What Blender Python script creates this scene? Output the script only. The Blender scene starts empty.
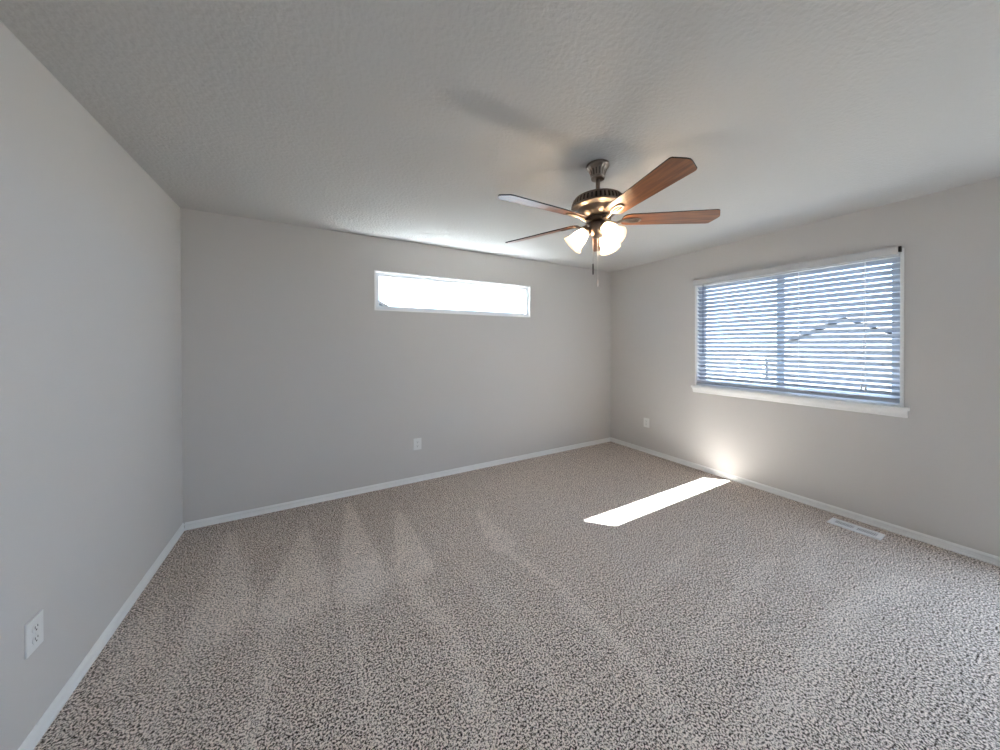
import bpy, bmesh, math, random
from mathutils import Vector, Matrix

sc = bpy.context.scene
col = sc.collection
random.seed(7)

# ------------------------------------------------------------------ camera, sky, sun, exposure
def make_camera():
    yaw, pitch, roll = 0.5163, -0.0051, -0.0033
    fwd = Vector((math.sin(yaw) * math.cos(pitch), math.cos(yaw) * math.cos(pitch), math.sin(pitch)))
    right0 = Vector((math.cos(yaw), -math.sin(yaw), 0))
    up0 = right0.cross(fwd)
    s, c = math.sin(roll), math.cos(roll)
    right = c * right0 + s * up0
    up = -s * right0 + c * up0
    cd = bpy.data.cameras.new('camera')
    cam = bpy.data.objects.new('camera', cd)
    col.objects.link(cam)
    m = Matrix((right, up, -fwd)).transposed().to_4x4()
    m.translation = (0, 0, 1.40)
    cam.matrix_world = m
    cd.sensor_fit = 'HORIZONTAL'
    cd.sensor_width = 36.0
    cd.lens = 330.526 * 36.0 / 1000.0
    cd.shift_x = 0.0
    cd.shift_y = (346.362 - 375.0) / 1000.0
    cd.clip_start = 0.02
    cd.clip_end = 400
    sc.camera = cam
make_camera()

SKY = (0.60, 0.76, 1.0)
SKY_STRENGTH = 3.7
SUN_STRENGTH = 76.0
BULB_STRENGTH = 42.0
w = bpy.data.worlds.new('sky')
sc.world = w
w.use_nodes = True
bg = w.node_tree.nodes['Background']
bg.inputs['Color'].default_value = (*SKY, 1)
bg.inputs['Strength'].default_value = SKY_STRENGTH

sd = bpy.data.lights.new('sun', 'SUN')
sd.energy = SUN_STRENGTH
sd.angle = math.radians(0.5)
sd.color = (0.87, 0.94, 1.0)
sun = bpy.data.objects.new('sun', sd)
col.objects.link(sun)
sun.location = (-8, 12, 12)
sun.rotation_euler = Vector((0.703, -0.808, -1.0)).to_track_quat('-Z', 'Y').to_euler()

sc.view_settings.view_transform = 'Standard'
sc.view_settings.look = 'None'
sc.view_settings.gamma = 1.0
sc.view_settings.use_curve_mapping = False
sc.view_settings.exposure = 1.49
sc.cycles.use_denoising = True
sc.cycles.max_bounces = 10
sc.cycles.diffuse_bounces = 6
sc.cycles.transparent_max_bounces = 16
sc.cycles.sample_clamp_indirect = 0.0

# ------------------------------------------------------------------ room measures (metres)
XL, XR = -0.861, 3.745          # left and right wall faces
YB, YR = 3.3622, -2.30            # back wall face and the rear end behind the camera
H = 2.44
T = 0.12                          # wall thickness

# ------------------------------------------------------------------ materials
def new_mat(name):
    m = bpy.data.materials.new(name)
    m.use_nodes = True
    nt = m.node_tree
    b = nt.nodes['Principled BSDF']
    return m, nt, b

def simple(name, color, rough=0.5, metal=0.0, bump=0.0, scale=40.0, spec=0.5):
    m, nt, b = new_mat(name)
    b.inputs['Base Color'].default_value = (*color, 1)
    b.inputs['Roughness'].default_value = rough
    b.inputs['Metallic'].default_value = metal
    b.inputs['Specular IOR Level'].default_value = spec
    if bump:
        n = nt.nodes.new('ShaderNodeTexNoise')
        n.inputs['Scale'].default_value = scale
        n.inputs['Detail'].default_value = 4
        g = nt.nodes.new('ShaderNodeNewGeometry')
        nt.links.new(g.outputs['Position'], n.inputs['Vector'])
        bp = nt.nodes.new('ShaderNodeBump')
        bp.inputs['Strength'].default_value = bump
        bp.inputs['Distance'].default_value = 0.004
        nt.links.new(n.outputs['Fac'], bp.inputs['Height'])
        nt.links.new(bp.outputs['Normal'], b.inputs['Normal'])
    return m

M = {}
M['wall'] = simple('greige_wall_paint', (0.615, 0.585, 0.558), 0.6, 0, 0.12, 70, 0.25)
M['ceiling'] = simple('textured_ceiling_paint', (0.575, 0.56, 0.54), 0.8, 0, 0.9, 55, 0.15)
M['trim'] = simple('white_trim_paint', (0.86, 0.85, 0.83), 0.35)
M['vinyl'] = simple('white_vinyl', (0.80, 0.81, 0.82), 0.4)
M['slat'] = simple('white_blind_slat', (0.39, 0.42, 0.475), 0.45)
M['valance'] = simple('off_white_valance', (0.60, 0.595, 0.59), 0.4)
M['cord'] = simple('white_cord', (0.82, 0.84, 0.87), 0.7)
M['dark'] = simple('gap_shade_black', (0.012, 0.012, 0.012), 0.5)
M['wand'] = simple('grey_wand', (0.10, 0.13, 0.19), 0.3)
M['outlet'] = simple('white_outlet_plastic', (0.80, 0.79, 0.77), 0.35)
M['slot'] = simple('outlet_slot', (0.05, 0.05, 0.05), 0.6)
M['vent'] = simple('white_enamel', (0.84, 0.85, 0.86), 0.35)
M['vent_dark'] = simple('vent_recess', (0.10, 0.105, 0.115), 0.7)
M['chain'] = simple('pale_metal_chain', (0.80, 0.76, 0.72), 0.45, 0.0)
M['fob'] = simple('ivory_fob', (0.80, 0.74, 0.68), 0.4)
M['fob_dark'] = simple('dark_fob', (0.05, 0.035, 0.025), 0.4)
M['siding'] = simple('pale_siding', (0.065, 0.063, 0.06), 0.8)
M['siding_blue'] = simple('pale_blue_siding', (0.30, 0.36, 0.40), 0.8)
M['fascia'] = simple('brown_fascia', (0.07, 0.055, 0.05), 0.7)
M['roof'] = simple('grey_shingle', (0.16, 0.155, 0.15), 0.9, 0, 0.4, 8)
M['house_glass'] = simple('house_window_glass', (0.10, 0.13, 0.17), 0.1)
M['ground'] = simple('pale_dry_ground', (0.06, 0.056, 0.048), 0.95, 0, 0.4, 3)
M['stucco'] = simple('outer_wall', (0.5, 0.48, 0.45), 0.9)

def brushed(name, color, rough):
    m, nt, b = new_mat(name)
    b.inputs['Metallic'].default_value = 1.0
    tc = nt.nodes.new('ShaderNodeTexCoord')
    n = nt.nodes.new('ShaderNodeTexNoise')
    n.inputs['Scale'].default_value = 60
    n.inputs['Detail'].default_value = 3
    nt.links.new(tc.outputs['Object'], n.inputs['Vector'])
    r = nt.nodes.new('ShaderNodeMapRange')
    r.inputs['To Min'].default_value = rough - 0.06
    r.inputs['To Max'].default_value = rough + 0.08
    nt.links.new(n.outputs['Fac'], r.inputs['Value'])
    nt.links.new(r.outputs['Result'], b.inputs['Roughness'])
    b.inputs['Base Color'].default_value = (*color, 1)
    return m
M['nickel'] = brushed('aged_nickel', (0.25, 0.20, 0.165), 0.33)
M['nickel_dark'] = brushed('dark_aged_nickel', (0.07, 0.055, 0.045), 0.4)

def wood():
    m, nt, b = new_mat('cherry_wood_blade')
    tc = nt.nodes.new('ShaderNodeTexCoord')
    mp = nt.nodes.new('ShaderNodeMapping')
    mp.inputs['Scale'].default_value = (3.0, 42.0, 10.0)
    nt.links.new(tc.outputs['Object'], mp.inputs['Vector'])
    n = nt.nodes.new('ShaderNodeTexNoise')
    n.inputs['Scale'].default_value = 1.6
    n.inputs['Detail'].default_value = 6
    n.inputs['Distortion'].default_value = 0.6
    nt.links.new(mp.outputs['Vector'], n.inputs['Vector'])
    cr = nt.nodes.new('ShaderNodeValToRGB')
    cr.color_ramp.elements[0].position = 0.30
    cr.color_ramp.elements[0].color = (0.135, 0.041, 0.012, 1)
    cr.color_ramp.elements[1].position = 0.72
    cr.color_ramp.elements[1].color = (0.31, 0.108, 0.031, 1)
    nt.links.new(n.outputs['Fac'], cr.inputs['Fac'])
    nt.links.new(cr.outputs['Color'], b.inputs['Base Color'])
    b.inputs['Roughness'].default_value = 0.33
    b.inputs['Coat Weight'].default_value = 0.1
    b.inputs['Coat Roughness'].default_value = 0.25
    return m
M['wood'] = wood()
M['blade_edge'] = simple('dark_blade_edge', (0.018, 0.011, 0.008), 0.4)

def glass():
    m = bpy.data.materials.new('window_glass')
    m.use_nodes = True
    nt = m.node_tree
    nt.nodes.remove(nt.nodes['Principled BSDF'])
    out = nt.nodes['Material Output']
    t = nt.nodes.new('ShaderNodeBsdfTransparent')
    t.inputs['Color'].default_value = (0.95, 0.97, 0.97, 1)
    g = nt.nodes.new('ShaderNodeBsdfGlossy')
    g.inputs['Roughness'].default_value = 0.02
    mx = nt.nodes.new('ShaderNodeMixShader')
    mx.inputs['Fac'].default_value = 0.06
    nt.links.new(t.outputs[0], mx.inputs[1])
    nt.links.new(g.outputs[0], mx.inputs[2])
    nt.links.new(mx.outputs[0], out.inputs['Surface'])
    return m
M['glass'] = glass()

def frosted():
    m = bpy.data.materials.new('frosted_shade_glass')
    m.use_nodes = True
    nt = m.node_tree
    nt.nodes.remove(nt.nodes['Principled BSDF'])
    out = nt.nodes['Material Output']
    tl = nt.nodes.new('ShaderNodeBsdfTranslucent')
    tl.inputs['Color'].default_value = (0.95, 0.88, 0.76, 1)
    df = nt.nodes.new('ShaderNodeBsdfDiffuse')
    df.inputs['Color'].default_value = (0.85, 0.77, 0.64, 1)
    tr = nt.nodes.new('ShaderNodeBsdfTransparent')
    tr.inputs['Color'].default_value = (1, 0.95, 0.88, 1)
    a = nt.nodes.new('ShaderNodeMixShader'); a.inputs['Fac'].default_value = 0.4
    nt.links.new(tl.outputs[0], a.inputs[1]); nt.links.new(df.outputs[0], a.inputs[2])
    b = nt.nodes.new('ShaderNodeMixShader'); b.inputs['Fac'].default_value = 0.6
    nt.links.new(a.outputs[0], b.inputs[1]); nt.links.new(tr.outputs[0], b.inputs[2])
    nt.links.new(b.outputs[0], out.inputs['Surface'])
    return m
M['frosted'] = frosted()

def bulb_mat():
    m, nt, b = new_mat('lit_bulb')
    b.inputs['Base Color'].default_value = (0.9, 0.9, 0.85, 1)
    b.inputs['Emission Color'].default_value = (1.0, 0.86, 0.68, 1)
    b.inputs['Emission Strength'].default_value = BULB_STRENGTH
    return m
M['bulb'] = bulb_mat()

def carpet():
    m, nt, b = new_mat('frieze_carpet')
    L = nt.links.new
    g = nt.nodes.new('ShaderNodeNewGeometry')
    # warp the lookup so tufts look curly
    nw = nt.nodes.new('ShaderNodeTexNoise'); nw.inputs['Scale'].default_value = 60; nw.inputs['Detail'].default_value = 2
    L(g.outputs['Position'], nw.inputs['Vector'])
    sub = nt.nodes.new('ShaderNodeVectorMath'); sub.operation = 'SUBTRACT'
    L(nw.outputs['Color'], sub.inputs[0]); sub.inputs[1].default_value = (0.5, 0.5, 0.5)
    scl = nt.nodes.new('ShaderNodeVectorMath'); scl.operation = 'SCALE'; scl.inputs['Scale'].default_value = 0.005
    L(sub.outputs[0], scl.inputs[0])
    add = nt.nodes.new('ShaderNodeVectorMath'); add.operation = 'ADD'
    L(g.outputs['Position'], add.inputs[0]); L(scl.outputs[0], add.inputs[1])
    n1 = nt.nodes.new('ShaderNodeTexNoise'); n1.inputs['Scale'].default_value = 130; n1.inputs['Detail'].default_value = 5
    n1.inputs['Roughness'].default_value = 0.72
    L(add.outputs[0], n1.inputs['Vector'])
    v1 = nt.nodes.new('ShaderNodeTexVoronoi'); v1.inputs['Scale'].default_value = 165
    L(add.outputs[0], v1.inputs['Vector'])
    # speckle height
    h = nt.nodes.new('ShaderNodeMath'); h.operation = 'MULTIPLY_ADD'
    L(v1.outputs['Distance'], h.inputs[0]); h.inputs[1].default_value = -0.12; L(n1.outputs['Fac'], h.inputs[2])
    # nap lifted by the vacuum
    at = nt.nodes.new('ShaderNodeAttribute'); at.attribute_name = 'nap'
    nn = nt.nodes.new('ShaderNodeTexNoise'); nn.inputs['Scale'].default_value = 9; nn.inputs['Detail'].default_value = 4
    L(g.outputs['Position'], nn.inputs['Vector'])
    nm = nt.nodes.new('ShaderNodeMapRange'); nm.inputs['From Min'].default_value = 0.3; nm.inputs['From Max'].default_value = 0.7
    nm.inputs['To Min'].default_value = 0.45; nm.inputs['To Max'].default_value = 1.2
    L(nn.outputs['Fac'], nm.inputs['Value'])
    nap = nt.nodes.new('ShaderNodeMath'); nap.operation = 'MULTIPLY'
    L(at.outputs['Fac'], nap.inputs[0]); L(nm.outputs[0], nap.inputs[1])
    hs = nt.nodes.new('ShaderNodeMath'); hs.operation = 'MULTIPLY_ADD'
    L(nap.outputs[0], hs.inputs[0]); hs.inputs[1].default_value = 0.032; L(h.outputs[0], hs.inputs[2])
    cr = nt.nodes.new('ShaderNodeValToRGB')
    e = cr.color_ramp.elements
    e[0].position = 0.380; e[0].color = (0.030, 0.020, 0.015, 1)
    e[1].position = 0.482; e[1].color = (1.0, 0.88, 0.79, 1)
    k = e.new(0.424); k.color = (0.50, 0.408, 0.347, 1)
    L(hs.outputs[0], cr.inputs['Fac'])
    L(cr.outputs['Color'], b.inputs['Base Color'])
    b.inputs['Roughness'].default_value = 1.0
    b.inputs['Specular IOR Level'].default_value = 0.05
    bp = nt.nodes.new('ShaderNodeBump'); bp.inputs['Strength'].default_value = 0.55; bp.inputs['Distance'].default_value = 0.012
    L(h.outputs[0], bp.inputs['Height']); L(bp.outputs['Normal'], b.inputs['Normal'])
    return m
M['carpet'] = carpet()

# ------------------------------------------------------------------ mesh helpers
def link(name, bm, mat, parent=None, smooth=False, loc=None):
    me = bpy.data.meshes.new(name)
    bmesh.ops.recalc_face_normals(bm, faces=bm.faces)
    bm.to_mesh(me)
    bm.free()
    if smooth:
        for p in me.polygons:
            p.use_smooth = True
        if hasattr(me, 'set_sharp_from_angle'):
            me.set_sharp_from_angle(angle=math.radians(38))
    mats = mat if isinstance(mat, (list, tuple)) else [mat]
    for x in mats:
        me.materials.append(x)
    o = bpy.data.objects.new(name, me)
    col.objects.link(o)
    if parent is not None:
        o.parent = parent
    if loc is not None:
        o.location = loc
    return o

def box(bm, x0, x1, y0, y1, z0, z1, bevel=0.0):
    v = [bm.verts.new(p) for p in ((x0, y0, z0), (x1, y0, z0), (x1, y1, z0), (x0, y1, z0),
                                    (x0, y0, z1), (x1, y0, z1), (x1, y1, z1), (x0, y1, z1))]
    fs = [bm.faces.new([v[i] for i in q]) for q in ((0, 3, 2, 1), (4, 5, 6, 7), (0, 1, 5, 4), (1, 2, 6, 5), (2, 3, 7, 6), (3, 0, 4, 7))]
    if bevel:
        es = list({e for f in fs for e in f.edges})
        bmesh.ops.bevel(bm, geom=es, offset=bevel, segments=2, affect='EDGES', profile=0.6)

def extrude_poly(bm, pts, vec):
    """closed prism: polygon pts (3D) swept along vec"""
    a = [bm.verts.new(p) for p in pts]
    b = [bm.verts.new(Vector(p) + Vector(vec)) for p in pts]
    n = len(pts)
    bm.faces.new(a)
    bm.faces.new(list(reversed(b)))
    for i in range(n):
        bm.faces.new((a[i], a[(i + 1) % n], b[(i + 1) % n], b[i]))

def lathe(bm, prof, seg=48, mod=None, mat=Matrix.Identity(4), cap0=False, cap1=False):
    """prof = [(r, z)...] turned about local z; mod(i_prof, angle) scales the radius"""
    rings = []
    for i, (r, z) in enumerate(prof):
        ring = []
        for k in range(seg):
            a = 2 * math.pi * k / seg
            rr = r * (mod(i, a) if mod else 1.0)
            ring.append(bm.verts.new(mat @ Vector((rr * math.cos(a), rr * math.sin(a), z))))
        rings.append(ring)
    for i in range(len(rings) - 1):
        for k in range(seg):
            bm.faces.new((rings[i][k], rings[i][(k + 1) % seg], rings[i + 1][(k + 1) % seg], rings[i + 1][k]))
    if cap0:
        bm.faces.new(rings[0])
    if cap1:
        bm.faces.new(list(reversed(rings[-1])))

def tube(bm, pts, r, seg=8, closed=False, flat=None):
    """round tube through pts; flat=(normal_scale) squashes along z"""
    P = [Vector(p) for p in pts]
    n = len(P)
    rings = []
    for i in range(n):
        if closed:
            t = (P[(i + 1) % n] - P[i - 1]).normalized()
        else:
            t = (P[min(i + 1, n - 1)] - P[max(i - 1, 0)]).normalized()
        ref = Vector((0, 0, 1)) if abs(t.z) < 0.9 else Vector((1, 0, 0))
        s = t.cross(ref).normalized()
        u = s.cross(t).normalized()
        rr = r[i] if isinstance(r, (list, tuple)) else r
        k = flat if flat else 1.0
        rings.append([bm.verts.new(P[i] + s * (rr * math.cos(2 * math.pi * j / seg)) + u * (rr * k * math.sin(2 * math.pi * j / seg))) for j in range(seg)])
    m = n if closed else n - 1
    for i in range(m):
        A, B = rings[i], rings[(i + 1) % n]
        for j in range(seg):
            bm.faces.new((A[j], A[(j + 1) % seg], B[(j + 1) % seg], B[j]))
    if not closed:
        bm.faces.new(rings[0])
        bm.faces.new(list(reversed(rings[-1])))

def struct(o):
    o['kind'] = 'structure'
    return o

def thing(name, label, cat, loc=(0, 0, 0), group=None, rot=None):
    o = bpy.data.objects.new(name, None)
    col.objects.link(o)
    o.empty_display_size = 0.1
    o.location = loc
    if rot is not None:
        o.rotation_euler = rot
    o['label'] = label
    o['category'] = cat
    if group:
        o['group'] = group
    return o

def copy_tree(o, parent=None):
    c = o.copy()
    col.objects.link(c)
    if parent is not None:
        c.parent = parent
    for ch in list(o.children):
        copy_tree(ch, c)
    return c

# ------------------------------------------------------------------ floor with vacuum marks
def seg_dist(px, py, a, b):
    ax, ay = a; bx, by = b
    dx, dy = bx - ax, by - ay
    t = max(0, min(1, ((px - ax) * dx + (py - ay) * dy) / (dx * dx + dy * dy)))
    return math.hypot(px - ax - t * dx, py - ay - t * dy), t

# wedge = apex, base point, half width at apex, half width at base, strength
WEDGES = [
    ((-0.53, 3.12), (-0.40, 2.14), 0.015, 0.15, 0.75),
    ((-0.06, 2.92), (-0.09, 2.12), 0.015, 0.18, 0.85),
    ((0.27, 3.18), (0.25, 2.06), 0.018, 0.145, 1.0),
    ((0.62, 2.84), (0.55, 2.06), 0.015, 0.13, 0.9),
    ((1.20, 2.50), (1.15, 2.02), 0.020, 0.10, 0.75),
    ((-0.74, 2.55), (-0.70, 2.02), 0.015, 0.08, 0.5),
]
STREAKS = [
    ([(1.12, 2.02), (1.19, 1.72), (1.23, 1.50), (1.23, 1.11), (1.22, 0.92), (1.16, 0.70), (1.14, 0.3)], 0.04, 0.62),
    ([(0.50, 1.90), (0.57, 1.55), (0.58, 1.35), (0.54, 1.05), (0.50, 0.75)], 0.060, 0.65),
    ([(0.16, 1.98), (0.17, 1.60), (0.19, 1.20)], 0.026, 0.65),
    ([(-0.17, 2.02), (-0.18, 1.66), (-0.22, 1.30)], 0.045, 0.6),
    ([(-0.50, 2.10), (-0.55, 1.55)], 0.06, 0.4),
    ([(3.05, 0.50), (2.59, 0.60), (1.79, 0.57), (1.30, 0.56)], 0.085, 0.55),
    ([(2.60, 1.00), (2.00, 0.92), (1.50, 0.88)], 0.05, 0.35),
    ([(2.40, 1.32), (1.60, 1.24)], 0.05, 0.35),
    ([(3.20, 0.95), (2.60, 0.80)], 0.10, 0.35),
    ([(0.85, 1.95), (0.88, 1.35), (0.86, 0.9)], 0.05, 0.3),
]
def smooth(a, b, x):
    t = max(0.0, min(1.0, (x - a) / (b - a)))
    return t * t * (3 - 2 * t)
def nap(x, y):
    v = 0.0
    for a, b, w0, w1, s in WEDGES:
        d, t = seg_dist(x, y, a, b)
        hw = w0 + (w1 - w0) * t
        k = 1 - smooth(hw * 0.75, hw * 1.12 + 0.012, d)
        v = max(v, s * k)
    for pts, hw, s in STREAKS:
        for i in range(len(pts) - 1):
            d, t = seg_dist(x, y, pts[i], pts[i + 1])
            v = max(v, s * (1 - smooth(hw * 0.3, hw * 1.3, d)))
    # darker, brushed-down lane along the back wall
    v -= 0.35 * smooth(2.2, 2.6, y) * (1 - smooth(0.4, 1.6, x))
    return v
bm = bmesh.new()
nx, ny = 200, 200
x0, x1, y0, y1 = XL - T, XR + T, YR, YB + T
grid = [[bm.verts.new((x0 + (x1 - x0) * i / nx, y0 + (y1 - y0) * j / ny, 0)) for i in range(nx + 1)] for j in range(ny + 1)]
for j in range(ny):
    for i in range(nx):
        bm.faces.new((grid[j][i], grid[j][i + 1], grid[j + 1][i + 1], grid[j + 1][i]))
fl = struct(link('floor', bm, M['carpet']))
at = fl.data.attributes.new('nap', 'FLOAT', 'POINT')
for i, v in enumerate(fl.data.vertices):
    at.data[i].value = nap(v.co.x, v.co.y)

# ------------------------------------------------------------------ ceiling and walls
bm = bmesh.new(); box(bm, XL - T, XR + T, YR, YB + T, H, H + 0.12)
struct(link('ceiling', bm, M['ceiling']))

BW = dict(x0=0.521, x1=2.345, z0=1.735, z1=2.122)            # opening in the back wall
RW = dict(y0=0.640, y1=2.148, z0=0.925, z1=2.095)            # opening in the right wall

def wall_xz(name, y0, y1, xa, xb, o=None):
    bm = bmesh.new()
    if o:
        box(bm, xa, o['x0'], y0, y1, 0, H); box(bm, o['x1'], xb, y0, y1, 0, H)
        box(bm, o['x0'], o['x1'], y0, y1, 0, o['z0']); box(bm, o['x0'], o['x1'], y0, y1, o['z1'], H)
    else:
        box(bm, xa, xb, y0, y1, 0, H)
    return struct(link(name, bm, M['wall']))
def wall_yz(name, x0, x1, ya, yb, o=None):
    bm = bmesh.new()
    if o:
        box(bm, x0, x1, ya, o['y0'], 0, H); box(bm, x0, x1, o['y1'], yb, 0, H)
        box(bm, x0, x1, o['y0'], o['y1'], 0, o['z0']); box(bm, x0, x1, o['y0'], o['y1'], o['z1'], H)
    else:
        box(bm, x0, x1, ya, yb, 0, H)
    return struct(link(name, bm, M['wall']))
wall_xz('wall_back', YB, YB + T, XL - T, XR + T, BW)
wall_yz('wall_right', XR, XR + T, 0.20, YB, RW)
PW = dict(y0=-2.20, y1=0.00, z0=0.25, z1=2.20)              # added opening out of frame, lets fill daylight onto left wall and floor
bm = bmesh.new()
box(bm, XR, XR + T, PW['y1'], 0.20, 0, H); box(bm, XR, XR + T, YR, PW['y0'], 0, H)
box(bm, XR, XR + T, PW['y0'], PW['y1'], 0, PW['z0']); box(bm, XR, XR + T, PW['y0'], PW['y1'], PW['z1'], H)
struct(link('wall_right_rear', bm, M['wall']))
wall_xz('wall_rear', YR - T, YR, XL - T, XR + T)
wall_yz('wall_left', XL - T, XL, YR, YB)

# baseboards: stepped colonial profile (distance from the wall, height)
BP = [(0, 0), (0.012, 0), (0.012, 0.008), (0.0065, 0.014), (0.0055, 0.034), (0.0095, 0.039), (0.0095, 0.044), (0.003, 0.056), (0.0, 0.057)]
def baseboard(name, a, b, inward):
    a, b, n = Vector(a), Vector(b), Vector(inward)
    bm = bmesh.new()
    extrude_poly(bm, [a + n * d + Vector((0, 0, z)) for d, z in BP], b - a)
    return struct(link(name, bm, M['trim']))
baseboard('baseboard_back', (XL + 0.012, YB, 0), (XR - 0.012, YB, 0), (0, -1, 0))
baseboard('baseboard_left', (XL, YR, 0), (XL, YB, 0), (1, 0, 0))
baseboard('baseboard_right', (XR, YR, 0), (XR, YB, 0), (-1, 0, 0))

# ------------------------------------------------------------------ window 1: high transom in the back wall
def frame_ring(bm, axis, a0, a1, z0, z1, d0, d1, w, bevel=0.0):
    """rectangular ring of bars: axis 'x' (in a back wall, depth along y) or 'y' (in a side wall, depth along x)"""
    def bx(p0, p1, q0, q1):
        if axis == 'x':
            box(bm, p0, p1, d0, d1, q0, q1, bevel)
        else:
            box(bm, d0, d1, p0, p1, q0, q1, bevel)
    bx(a0, a0 + w, z0, z1); bx(a1 - w, a1, z0, z1)
    bx(a0 + w, a1 - w, z0, z0 + w); bx(a0 + w, a1 - w, z1 - w, z1)

w1 = thing('window_1', 'wide short transom window glaring white high on the back wall', 'window', (BW['x0'], YB, BW['z0']))
w1['kind'] = 'structure'
L1 = Vector(w1.location)
def loc_link(name, bm, mat, root, smooth=False):
    bmesh.ops.translate(bm, verts=bm.verts, vec=-Vector(root.location))
    return link(name, bm, mat, root, smooth)
bm = bmesh.new(); frame_ring(bm, 'x', BW['x0'], BW['x1'], BW['z0'], BW['z1'], YB - 0.001, YB + T, 0.014)
loc_link('jamb_liner', bm, M['trim'], w1)
bm = bmesh.new(); frame_ring(bm, 'x', BW['x0'] + .014, BW['x1'] - .014, BW['z0'] + .014, BW['z1'] - .014, YB + .026, YB + .086, 0.034)
loc_link('window_frame', bm, M['vinyl'], w1)
bm = bmesh.new(); box(bm, BW['x0'] + .04, BW['x1'] - .04, YB + .052, YB + .056, BW['z0'] + .04, BW['z1'] - .04)
loc_link('pane', bm, M['glass'], w1)

# ------------------------------------------------------------------ window 2: slider in the right wall
w2 = thing('window_2', 'white two-pane sliding window behind the blind on the right wall', 'window', (XR, RW['y0'], RW['z0']))
w2['kind'] = 'structure'
bm = bmesh.new(); frame_ring(bm, 'y', RW['y0'], RW['y1'], RW['z0'], RW['z1'], XR - 0.008, XR + T, 0.018)
loc_link('jamb_liner', bm, M['trim'], w2)
ya, yb, za, zb = RW['y0'] + .018, RW['y1'] - .018, RW['z0'] + .018, RW['z1'] - .018
bm = bmesh.new(); frame_ring(bm, 'y', ya, yb, za, zb, XR + .066, XR + .115, 0.028)
loc_link('window_frame', bm, M['vinyl'], w2)
ym = 1.40
bm = bmesh.new(); frame_ring(bm, 'y', ym - 0.032, yb - .028, za + .028, zb - .028, XR + .070, XR + .088, 0.030)
s1 = loc_link('sash', bm, M['vinyl'], w2)
bm = bmesh.new(); frame_ring(bm, 'y', ya + .028, ym + 0.032, za + .028, zb - .028, XR + .092, XR + .110, 0.030)
s2 = loc_link('sash', bm, M['vinyl'], w2)
bm = bmesh.new(); box(bm, XR + .077, XR + .081, ym, yb - .056, za + .056, zb - .056)
loc_link('pane', bm, M['glass'], w2)
bm = bmesh.new(); box(bm, XR + .099, XR + .103, ya + .056, ym, za + .056, zb - .056)
loc_link('pane', bm, M['glass'], w2)
w3 = thing('added_fill_window', 'added unseen window in the right wall beside the camera, for fill daylight', 'window', (XR, PW['y0'], PW['z0']))
w3['kind'] = 'structure'
bm = bmesh.new(); frame_ring(bm, 'y', PW['y0'], PW['y1'], PW['z0'], PW['z1'], XR + .02, XR + .09, 0.05)
loc_link('window_frame', bm, M['vinyl'], w3)
bm = bmesh.new(); box(bm, XR + .052, XR + .057, PW['y0'] + .05, PW['y1'] - .05, PW['z0'] + .05, PW['z1'] - .05)
loc_link('pane', bm, M['glass'], w3)
# stool with horns and a slanted moulded apron under it
bm = bmesh.new(); box(bm, XR - 0.042, XR + 0.0, RW['y0'] - 0.028, RW['y1'] + 0.028, RW['z0'] - 0.012, RW['z0'] + 0.012, 0.003)
loc_link('sill', bm, M['trim'], w2)
bm = bmesh.new()
pr = [(0, -0.012), (0.032, -0.012), (0.030, -0.022), (0.020, -0.040), (0.014, -0.060), (0.008, -0.066), (0, -0.066)]
extrude_poly(bm, [(XR - d, RW['y0'] - 0.018, RW['z0'] + z) for d, z in pr], (0, RW['y1'] - RW['y0'] + 0.036, 0))
loc_link('apron', bm, M['trim'], w2)

# ------------------------------------------------------------------ horizontal blind
bl = thing('window_blind', 'white horizontal slat blind lowered over the window on the right wall', 'blind', (XR + 0.022, 0.5 * (ya + yb), RW['z1'] - .018))
by0, by1 = ya + 0.004, yb - 0.004
bm = bmesh.new(); box(bm, XR - 0.008, XR + 0.045, by0, by1, 2.036, 2.074, 0.002)
loc_link('headrail', bm, M['vinyl'], bl)
bm = bmesh.new()
vx = XR - 0.036
pv = [(vx, 2.050), (vx + .010, 2.050), (vx + .010, 2.108), (vx + .004, 2.111), (vx, 2.108), (vx - .003, 2.098), (vx - .003, 2.060)]
extrude_poly(bm, [(x, 0.664, z) for x, z in pv], (0, 1.484, 0))
va = loc_link('valance', bm, M['valance'], bl)
bm = bmesh.new(); box(bm, vx + 0.001, XR - 0.0085, 0.650, 0.6638, 2.066, 2.106, 0.003)  # black block stands in for the shaded gap between valance end and jamb
e1 = loc_link('end_gap_shade', bm, M['dark'], bl)
e1.parent = va
e1['label'] = 'black block painted in for the shaded gap at the valance end'
NS = 24
z_top, z_bot = 2.018, 1.026
tilt = math.radians(37)
def slat_bm():
    bm = bmesh.new()
    n = 6; wd = 0.050; th = 0.0026
    up, dn = [], []
    for i in range(n + 1):
        s = -wd / 2 + wd * i / n
        crown = 0.0022 * (1 - (2 * s / wd) ** 2)
        # s<0 is the room side (raised), s>0 the window side (lowered)
        x = s * math.cos(tilt) + crown * math.sin(tilt)
        z = -s * math.sin(tilt) + crown * math.cos(tilt)
        up.append((x, z)); dn.append((x - th * math.sin(tilt), z - th * math.cos(tilt)))
    prof = up + dn[::-1]
    extrude_poly(bm, [(x, -(by1 - by0) / 2, z) for x, z in prof], (0, by1 - by0, 0))
    return bm
first = None
for i in range(NS):
    z = z_top + (z_bot - z_top) * i / (NS - 1)
    if first is None:
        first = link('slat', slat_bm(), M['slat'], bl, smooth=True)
        o = first
    else:
        o = first.copy(); col.objects.link(o)
    o.location = (0, 0.5 * (by0 + by1) - bl.location.y, z - bl.location.z)
bm = bmesh.new(); box(bm, XR - 0.006, XR + 0.046, by0, by1, 0.962, 0.994, 0.004)
loc_link('bottom_rail', bm, M['slat'], bl)
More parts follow.
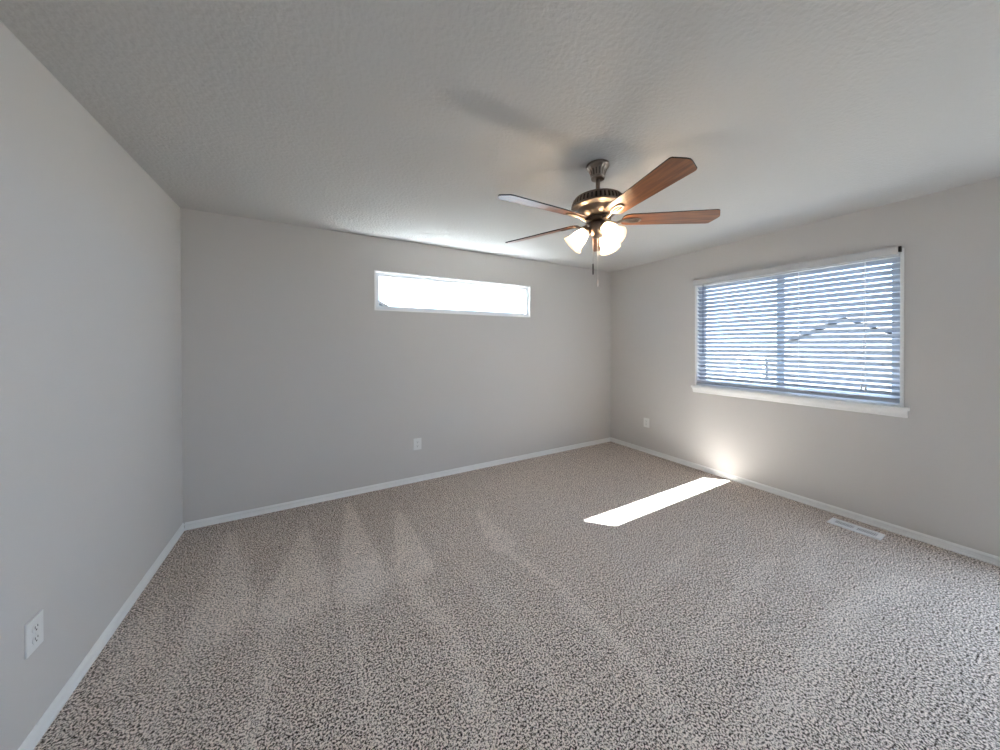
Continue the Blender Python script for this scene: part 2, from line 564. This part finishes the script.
for y in (0.835, 1.24, 1.62, 2.02):
    bm = bmesh.new()
    for x in (XR - 0.004, XR + 0.047):
        tube(bm, [(x, y, 0.99), (x, y, 2.04)], 0.0011, 6)
    for i in range(NS):
        z = z_top + (z_bot - z_top) * i / (NS - 1)
        tube(bm, [(XR - 0.0035, y, z + 0.0075), (XR + 0.0465, y, z - 0.0165)], 0.0008, 5)
    loc_link('ladder_cord', bm, M['cord'], bl)
bm = bmesh.new()
tube(bm, [(XR - 0.016, 2.055, 2.05), (XR - 0.016, 2.055, 1.335), (XR - 0.016, 2.055, 1.33), (XR - 0.016, 2.055, 1.30)], [.0035, .0035, .0048, .0042], 8)
wn = loc_link('tilt_wand', bm, M['wand'], bl)
bm = bmesh.new()
tube(bm, [(XR - 0.014, 0.835, 2.05), (XR - 0.015, 0.842, 1.5), (XR - 0.014, 0.852, 1.085)], 0.0010, 6)
tube(bm, [(XR - 0.014, 0.830, 2.05), (XR - 0.015, 0.830, 1.5), (XR - 0.014, 0.828, 1.075)], 0.0010, 6)
lc = loc_link('lift_cord', bm, M['cord'], bl)
for (y, z) in ((0.852, 1.085), (0.828, 1.075)):
    bm = bmesh.new()
    lathe(bm, [(0.0015, 0), (0.004, -0.006), (0.0055, -0.03), (0.006, -0.042), (0.0045, -0.046)], 12, mat=Matrix.Translation((XR - 0.014, y, z)), cap0=True, cap1=True)
    t_ = loc_link('tassel', bm, M['cord'], bl, True)
    t_.parent = lc

# ------------------------------------------------------------------ wall outlets
def outlet_parts(root):
    # local frame: plate in the x-z plane, facing -y
    bm = bmesh.new(); box(bm, -0.041, 0.041, -0.0065, 0.0, -0.059, 0.059, 0.0028)
    link('cover_plate', bm, M['outlet'], root)
    for s in (1, -1):
        bm = bmesh.new()
        pts = []
        for k in range(24):
            a = 2 * math.pi * k / 24
            pts.append((0.0172 * math.cos(a), -0.0062, s * 0.0195 + max(-0.0140, min(0.0140, 0.0172 * math.sin(a)))))
        extrude_poly(bm, pts, (0, -0.0022, 0))
        rc = link('receptacle', bm, M['outlet'], root)
        bm = bmesh.new()
        zc = s * 0.0195
        box(bm, -0.0075, -0.0053, -0.0090, -0.0083, zc - 0.001, zc + 0.0075)
        box(bm, 0.0053, 0.0075, -0.0090, -0.0083, zc - 0.000, zc + 0.0068)
        lathe(bm, [(0.0028, 0), (0.0028, 0.0007)], 12, mat=Matrix.Translation((0, -0.0090, zc - 0.0075)) @ Matrix.Rotation(-math.pi / 2, 4, 'X'), cap0=True, cap1=True)
        sl = link('slot', bm, M['slot'], rc)
        sl['label'] = 'dark prong slots'
    bm = bmesh.new()
    lathe(bm, [(0.0032, 0), (0.0032, 0.001), (0.0018, 0.0016)], 14, mat=Matrix.Translation((0, -0.0064, 0)) @ Matrix.Rotation(math.pi / 2, 4, 'X'), cap1=True)
    link('screw', bm, M['outlet'], root)
o1 = thing('wall_outlet', 'white duplex outlet on the left wall nearest the camera', 'outlet', (XL, 1.820, 0.388), 'white duplex wall outlets', (0, 0, math.pi / 2))
outlet_parts(o1)
o2 = copy_tree(o1)
o2.location = (0.931, YB, 0.386); o2.rotation_euler = (0, 0, 0)
o2['label'] = 'white duplex outlet low on the back wall below the transom window'
o3 = copy_tree(o1)
o3.location = (XR, 2.772, 0.388); o3.rotation_euler = (0, 0, -math.pi / 2)
o3['label'] = 'white duplex outlet low on the right wall by the far corner'

# ------------------------------------------------------------------ floor register
fv = thing('floor_vent', 'white metal louvered floor register in the carpet along the right wall', 'vent', (3.560, 0.845, 0))
bm = bmesh.new()
hx, hy = 0.062, 0.142
def ring_xy(bm, ax, ay, bx_, by_, z0, z1):
    """bevelled flange from outer (ax,ay) at z0 to inner (bx,by) at z1"""
    o_ = [bm.verts.new((sx * ax, sy * ay, z0)) for sx, sy in ((-1, -1), (1, -1), (1, 1), (-1, 1))]
    m_ = [bm.verts.new((sx * (ax - .006), sy * (ay - .006), z1)) for sx, sy in ((-1, -1), (1, -1), (1, 1), (-1, 1))]
    i_ = [bm.verts.new((sx * bx_, sy * by_, z1)) for sx, sy in ((-1, -1), (1, -1), (1, 1), (-1, 1))]
    j_ = [bm.verts.new((sx * bx_, sy * by_, z0)) for sx, sy in ((-1, -1), (1, -1), (1, 1), (-1, 1))]
    for A, B in ((o_, m_), (m_, i_), (i_, j_)):
        for k in range(4):
            bm.faces.new((A[k], A[(k + 1) % 4], B[(k + 1) % 4], B[k]))
ring_xy(bm, hx, hy, 0.036, 0.113, 0.001, 0.010)
link('frame', bm, M['vent'], fv)
bm = bmesh.new(); box(bm, -0.036, 0.036, -0.113, 0.113, 0.0008, 0.0022)
pn = link('recess', bm, M['vent_dark'], fv)
bm = bmesh.new(); box(bm, -0.036, 0.036, -0.006, 0.006, 0.002, 0.0098)
link('divider', bm, M['vent'], fv)
def louver_bm(s):
    bm = bmesh.new()
    extrude_poly(bm, [(-0.036, -0.0032, 0.0075 if s > 0 else 0.0095), (-0.036, 0.0032, 0.0095 if s > 0 else 0.0075), (-0.036, 0.0032, 0.0085 if s > 0 else 0.0065), (-0.036, -0.0032, 0.0065 if s > 0 else 0.0085)], (0.072, 0, 0))
    return bm
for s in (-1, 1):
    fo = None
    for i in range(11):
        y = s * (0.0125 + i * 0.0094)
        if fo is None:
            fo = link('louver', louver_bm(-1), M['vent'], fv); o = fo
        else:
            o = fo.copy(); col.objects.link(o)
        o.location = (0, y, 0)
bm = bmesh.new(); box(bm, 0.040, 0.046, 0.03, 0.045, 0.0098, 0.0125, 0.001)
link('lever', bm, M['vent'], fv)

# ------------------------------------------------------------------ ceiling fan
FX, FY, FZ = 1.4464, 1.391, H
fan = thing('ceiling_fan', 'five-blade wooden ceiling fan with nickel motor and three lit glass shades', 'ceiling fan', (FX, FY, FZ))
def Z(z):
    return z - FZ
bm = bmesh.new()
cp = [(0.030, Z(2.355)), (0.036, Z(2.357)), (0.039, Z(2.364)), (0.036, Z(2.370)), (0.040, Z(2.374)), (0.043, Z(2.390)), (0.050, Z(2.408)), (0.060, Z(2.420)), (0.064, Z(2.424)), (0.066, Z(2.432)), (0.064, Z(2.440))]
lathe(bm, cp, 96, mod=lambda i, a: 1 + (0.035 * math.cos(16 * a) if 5 <= i <= 6 else 0), cap0=True, cap1=True)
cn = link('canopy', bm, [M['nickel'], M['nickel_dark']], fan, True)
for p in cn.data.polygons:                                   # dark grooves between the canopy's flutes
    c_ = p.center
    if 2.374 - FZ < c_.z < 2.410 - FZ and math.cos(16 * math.atan2(c_.y, c_.x)) < -0.2:
        p.material_index = 1
bm = bmesh.new()
lathe(bm, [(0.0125, Z(2.245)), (0.0125, Z(2.360))], 20, cap0=True, cap1=True)
lathe(bm, [(0.013, Z(2.262)), (0.022, Z(2.264)), (0.022, Z(2.284)), (0.013, Z(2.290))], 24)
link('downrod', bm, M['nickel'], fan, True)
bm = bmesh.new()
mp_ = [(0.040, Z(2.132)), (0.074, Z(2.134)), (0.082, Z(2.140)), (0.098, Z(2.150)), (0.110, Z(2.163)), (0.118, Z(2.176)), (0.126, Z(2.181)), (0.148, Z(2.184)), (0.153, Z(2.188)), (0.1535, Z(2.193)),
       (0.150, Z(2.197)), (0.1475, Z(2.200)), (0.143, Z(2.218)), (0.137, Z(2.233)), (0.135, Z(2.236)), (0.134, Z(2.242)), (0.127, Z(2.247)), (0.085, Z(2.252)), (0.045, Z(2.256)), (0.014, Z(2.260))]
def flute(i, a):
    if 11 <= i <= 13:
        c = math.cos(40 * a)
        return 1 + 0.03 * (1 if c > 0.1 else (-1 if c < -0.1 else 0))
    return 1.0
lathe(bm, mp_, 320, mod=flute, cap0=True, cap1=True)
mh = link('motor_housing', bm, [M['nickel'], M['nickel_dark']], fan, True)
for p in mh.data.polygons:                                   # the grooves between the flutes are dark
    c_ = p.center
    if 2.201 - FZ < c_.z < 2.232 - FZ and math.cos(40 * math.atan2(c_.y, c_.x)) < 0:
        p.material_index = 1
bm = bmesh.new()
lathe(bm, [(0.050, Z(2.108)), (0.068, Z(2.110)), (0.072, Z(2.116)), (0.072, Z(2.128)), (0.066, Z(2.1325))], 64, cap0=True, cap1=True)
fw = link('flywheel', bm, M['nickel_dark'], fan, True)
fw['label'] = 'dark metal ring the blades bolt to'

# blades: one mesh shared by five objects, pitched about their long axis
PITCH = math.radians(-13.8)
half = [(0.138, 0.030), (0.150, 0.044), (0.175, 0.051), (0.40, 0.058), (0.634, 0.0655), (0.646, 0.061), (0.671, 0.014), (0.675, 0.0)]
outl = [(0.134, 0.0)] + [(x, -y) for x, y in half[:-1]] + [half[-1]] + [(x, y) for x, y in half[:-1]][::-1]
def blade_bm():
    bm = bmesh.new()
    th = 0.0058
    extrude_poly(bm, [(x, y, -th / 2) for x, y in outl], (0, 0, th))
    return bm
bd = None
for k in range(5):
    a = math.radians(-105.8 + 72 * k + (3.0 if k == 2 else 0.0))
    mtx = Matrix.Translation((0, 0, Z(2.119))) @ Matrix.Rotation(math.radians(1.1), 4, (0.616, -0.788, 0)) @ Matrix.Rotation(a, 4, 'Z') @ Matrix.Rotation(PITCH, 4, 'X')
    if bd is None:
        bl_ = link('blade', blade_bm(), [M['wood'], M['blade_edge']], fan)
        for p in bl_.data.polygons:
            if abs(p.normal.z) < 0.5:
                p.material_index = 1
        bd = bl_
        # iron: neck from the flywheel, a long open loop under the blade, three screws
        bm = bmesh.new()
        loop = []
        for j in range(36):
            t = 2 * math.pi * j / 36
            lx = 0.188 + 0.052 * math.cos(t)
            ly = 0.0175 * math.sin(t) * (1.0 + 0.25 * math.cos(t))
            loop.append((lx, ly, -0.0075))
        tube(bm, loop, 0.0048, 8, closed=True, flat=0.7)
        tube(bm, [(0.142, 0, -0.0075), (0.175, 0, -0.008), (0.215, 0, -0.0072), (0.240, 0, -0.0072)], [0.008, 0.006, 0.0035, 0.0045], 10, flat=0.6)
        tube(bm, [(0.060, 0, -0.006), (0.080, 0, -0.016), (0.105, 0, -0.018), (0.125, 0, -0.011), (0.146, 0, -0.0075)], [0.012, 0.0105, 0.0085, 0.0095, 0.0085], 12, flat=0.75)
        iron = link('blade_iron', bm, M['nickel'], bl_, True)
        for (sx, sy) in ((0.170, 0.012), (0.170, -0.012), (0.225, 0.0)):
            bm = bmesh.new()
            lathe(bm, [(0.0045, 0), (0.0045, -0.002), (0.002, -0.0035)], 12, mat=Matrix.Translation((sx, sy, -0.0030)), cap1=True)
            link('screw', bm, M['nickel'], bl_, True)
    else:
        bl_ = copy_tree(bd, fan)
    bl_.matrix_local = mtx

# switch housing and light fitter
bm = bmesh.new()
lathe(bm, [(0.012, Z(2.018)), (0.030, Z(2.022)), (0.040, Z(2.030)), (0.043, Z(2.038)), (0.047, Z(2.044)), (0.047, Z(2.052)), (0.0485, Z(2.056)), (0.0485, Z(2.098)), (0.045, Z(2.106)), (0.040, Z(2.110))], 48, cap0=True, cap1=True)
link('switch_housing', bm, M['nickel'], fan, True)
SHADE_PROF = [(0.0285, 0.0), (0.030, 0.006), (0.031, 0.016), (0.036, 0.030), (0.042, 0.046), (0.0455, 0.062), (0.0475, 0.078), (0.0515, 0.092), (0.058, 0.104), (0.0640, 0.112), (0.0655, 0.1145)]
for k in range(3):
    az = math.radians((142, 262, 15)[k])
    d = Vector((math.cos(az), math.sin(az), 0))
    axis = (d * 0.70 + Vector((0, 0, -0.72))).normalized()
    neck = d * 0.066 + Vector((0, 0, Z(2.064)))
    q = Vector((0, 0, 1)).rotation_difference(axis).to_matrix().to_4x4()
    mt = Matrix.Translation(neck) @ q
    bm = bmesh.new()
    tube(bm, [d * 0.040 + Vector((0, 0, Z(2.074))), d * 0.052 + Vector((0, 0, Z(2.076))), neck - axis * 0.006], [0.011, 0.010, 0.012], 12)
    lathe(bm, [(0.012, -0.014), (0.026, -0.012), (0.0315, -0.004), (0.0325, 0.006), (0.031, 0.010)], 32, mat=mt, cap0=True)
    link('light_arm', bm, M['nickel'], fan, True)
    bm = bmesh.new()
    inner = [(r - 0.0025, s) for r, s in SHADE_PROF]
    lathe(bm, SHADE_PROF + inner[::-1], 40, mat=mt)
    # close the neck rim
    sh = link('lamp_shade', bm, M['frosted'], fan, True)
    bm = bmesh.new()
    bp_ = [(0.0012, 0.088)] + [(0.021 * math.sin(t), 0.066 + 0.022 * math.cos(t)) for t in [0.35 + 0.26 * j for j in range(8)]] + [(0.0155, 0.045), (0.0125, 0.034), (0.012, 0.012)]
    lathe(bm, bp_, 20, mat=mt, cap0=True, cap1=True)
    bu = link('light_bulb', bm, M['bulb'], fan, True)
    bu.parent = sh
    bu['label'] = 'glowing bulb'

def chain(offset, z0, z1, fob, fob_mat, fob_len, flab, chain_mat, bead):
    dx, dy = offset
    bm = bmesh.new()
    tube(bm, [(dx * 0.8, dy * 0.8, Z(z0)), (dx, dy, Z(z0 - 0.012)), (dx, dy, Z(z1))], 0.0008, 6)
    n = 26
    for i in range(n):
        z = z0 - 0.015 - (z0 - 0.015 - z1) * (i + 0.5) / n
        bmesh.ops.create_icosphere(bm, subdivisions=1, radius=bead, matrix=Matrix.Translation((dx, dy, Z(z))))
    c = link('pull_chain', bm, chain_mat, fan, True)
    bm = bmesh.new()
    lathe(bm, [(0.0015, Z(z1) + 0.004), (0.0035, Z(z1)), fob[0], fob[1], (0.002, Z(z1 - fob_len))], 14, mat=Matrix.Translation((dx, dy, 0)), cap0=True, cap1=True)
    f = link('fob', bm, fob_mat, c, True)
    f['label'] = flab
chain((-0.0200, 0.0190), 2.050, 1.868, ((0.0042, Z(1.855)), (0.0038, Z(1.812))), M['fob_dark'], 0.062, 'dark wooden pull fob', M['nickel'], 0.0012)
chain((-0.0030, -0.0010), 2.020, 1.775, ((0.0060, Z(1.765)), (0.0072, Z(1.745))), M['fob'], 0.042, 'ivory pull fob', M['chain'], 0.0017)

# ------------------------------------------------------------------ outdoors, seen through the windows
bm = bmesh.new()
gx = [(-60, -60), (90, -60), (90, 90), (-60, 90)]
vs = [bm.verts.new((x, y, -2.9)) for x, y in gx]
bm.faces.new(vs)
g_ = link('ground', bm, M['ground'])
g_['kind'] = 'structure'

bm = bmesh.new(); box(bm, XL - T, XR + T, YR - T, YB + T, -2.9, -0.02)
struct(link('wall_lower_story', bm, M['stucco']))
def house(name_label, loc, rot, half_w, depth, eave, apex, wall_mat):
    """gable end faces local -y; eave/apex are heights above the ground"""
    r = thing('neighbor_house', name_label, 'house', loc, rot=(0, 0, rot))
    bm = bmesh.new()
    extrude_poly(bm, [(-half_w + .25, 0, 0), (half_w - .25, 0, 0), (half_w - .25, 0, eave), (0, 0, apex - 0.12), (-half_w + .25, 0, eave)], (0, depth, 0))
    link('house_wall', bm, wall_mat, r)
    bm = bmesh.new()
    t = 0.14
    extrude_poly(bm, [(-half_w, -0.06, eave - .06), (0, -0.06, apex), (half_w, -0.06, eave - .06), (half_w, -0.06, eave - .06 + t), (0, -0.06, apex + t), (-half_w, -0.06, eave - .06 + t)], (0, depth + .12, 0))
    link('house_roof', bm, M['roof'], r)
    bm = bmesh.new()
    for s in (-1, 1):
        extrude_poly(bm, [(s * half_w, -0.085, eave - .02), (0, -0.085, apex + .04), (0, -0.085, apex + t + .02), (s * half_w, -0.085, eave + t - .05)], (0, 0.022, 0))
    link('fascia', bm, M['fascia'], r)
    return r
# gable straight across from the right window
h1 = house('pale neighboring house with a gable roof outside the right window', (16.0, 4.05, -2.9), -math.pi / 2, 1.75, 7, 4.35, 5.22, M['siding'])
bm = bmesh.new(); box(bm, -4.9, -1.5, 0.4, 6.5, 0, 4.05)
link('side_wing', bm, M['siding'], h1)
bm = bmesh.new(); box(bm, -3.35, -2.55, 0.34, 0.42, 3.0, 3.65)
wn_ = link('house_window', bm, M['house_glass'], h1)
bm = bmesh.new()
frame_ring(bm, 'x', -3.45, -2.45, 2.9, 3.75, 0.32, 0.40, 0.10)
f_ = link('window_trim', bm, M['vinyl'], wn_)
h2 = house('pale blue neighboring house with a sloping roof outside the transom window', (1.2, 20.0, -2.9), 0, 3.6, 8, 6.0, 7.85, M['siding_blue'])
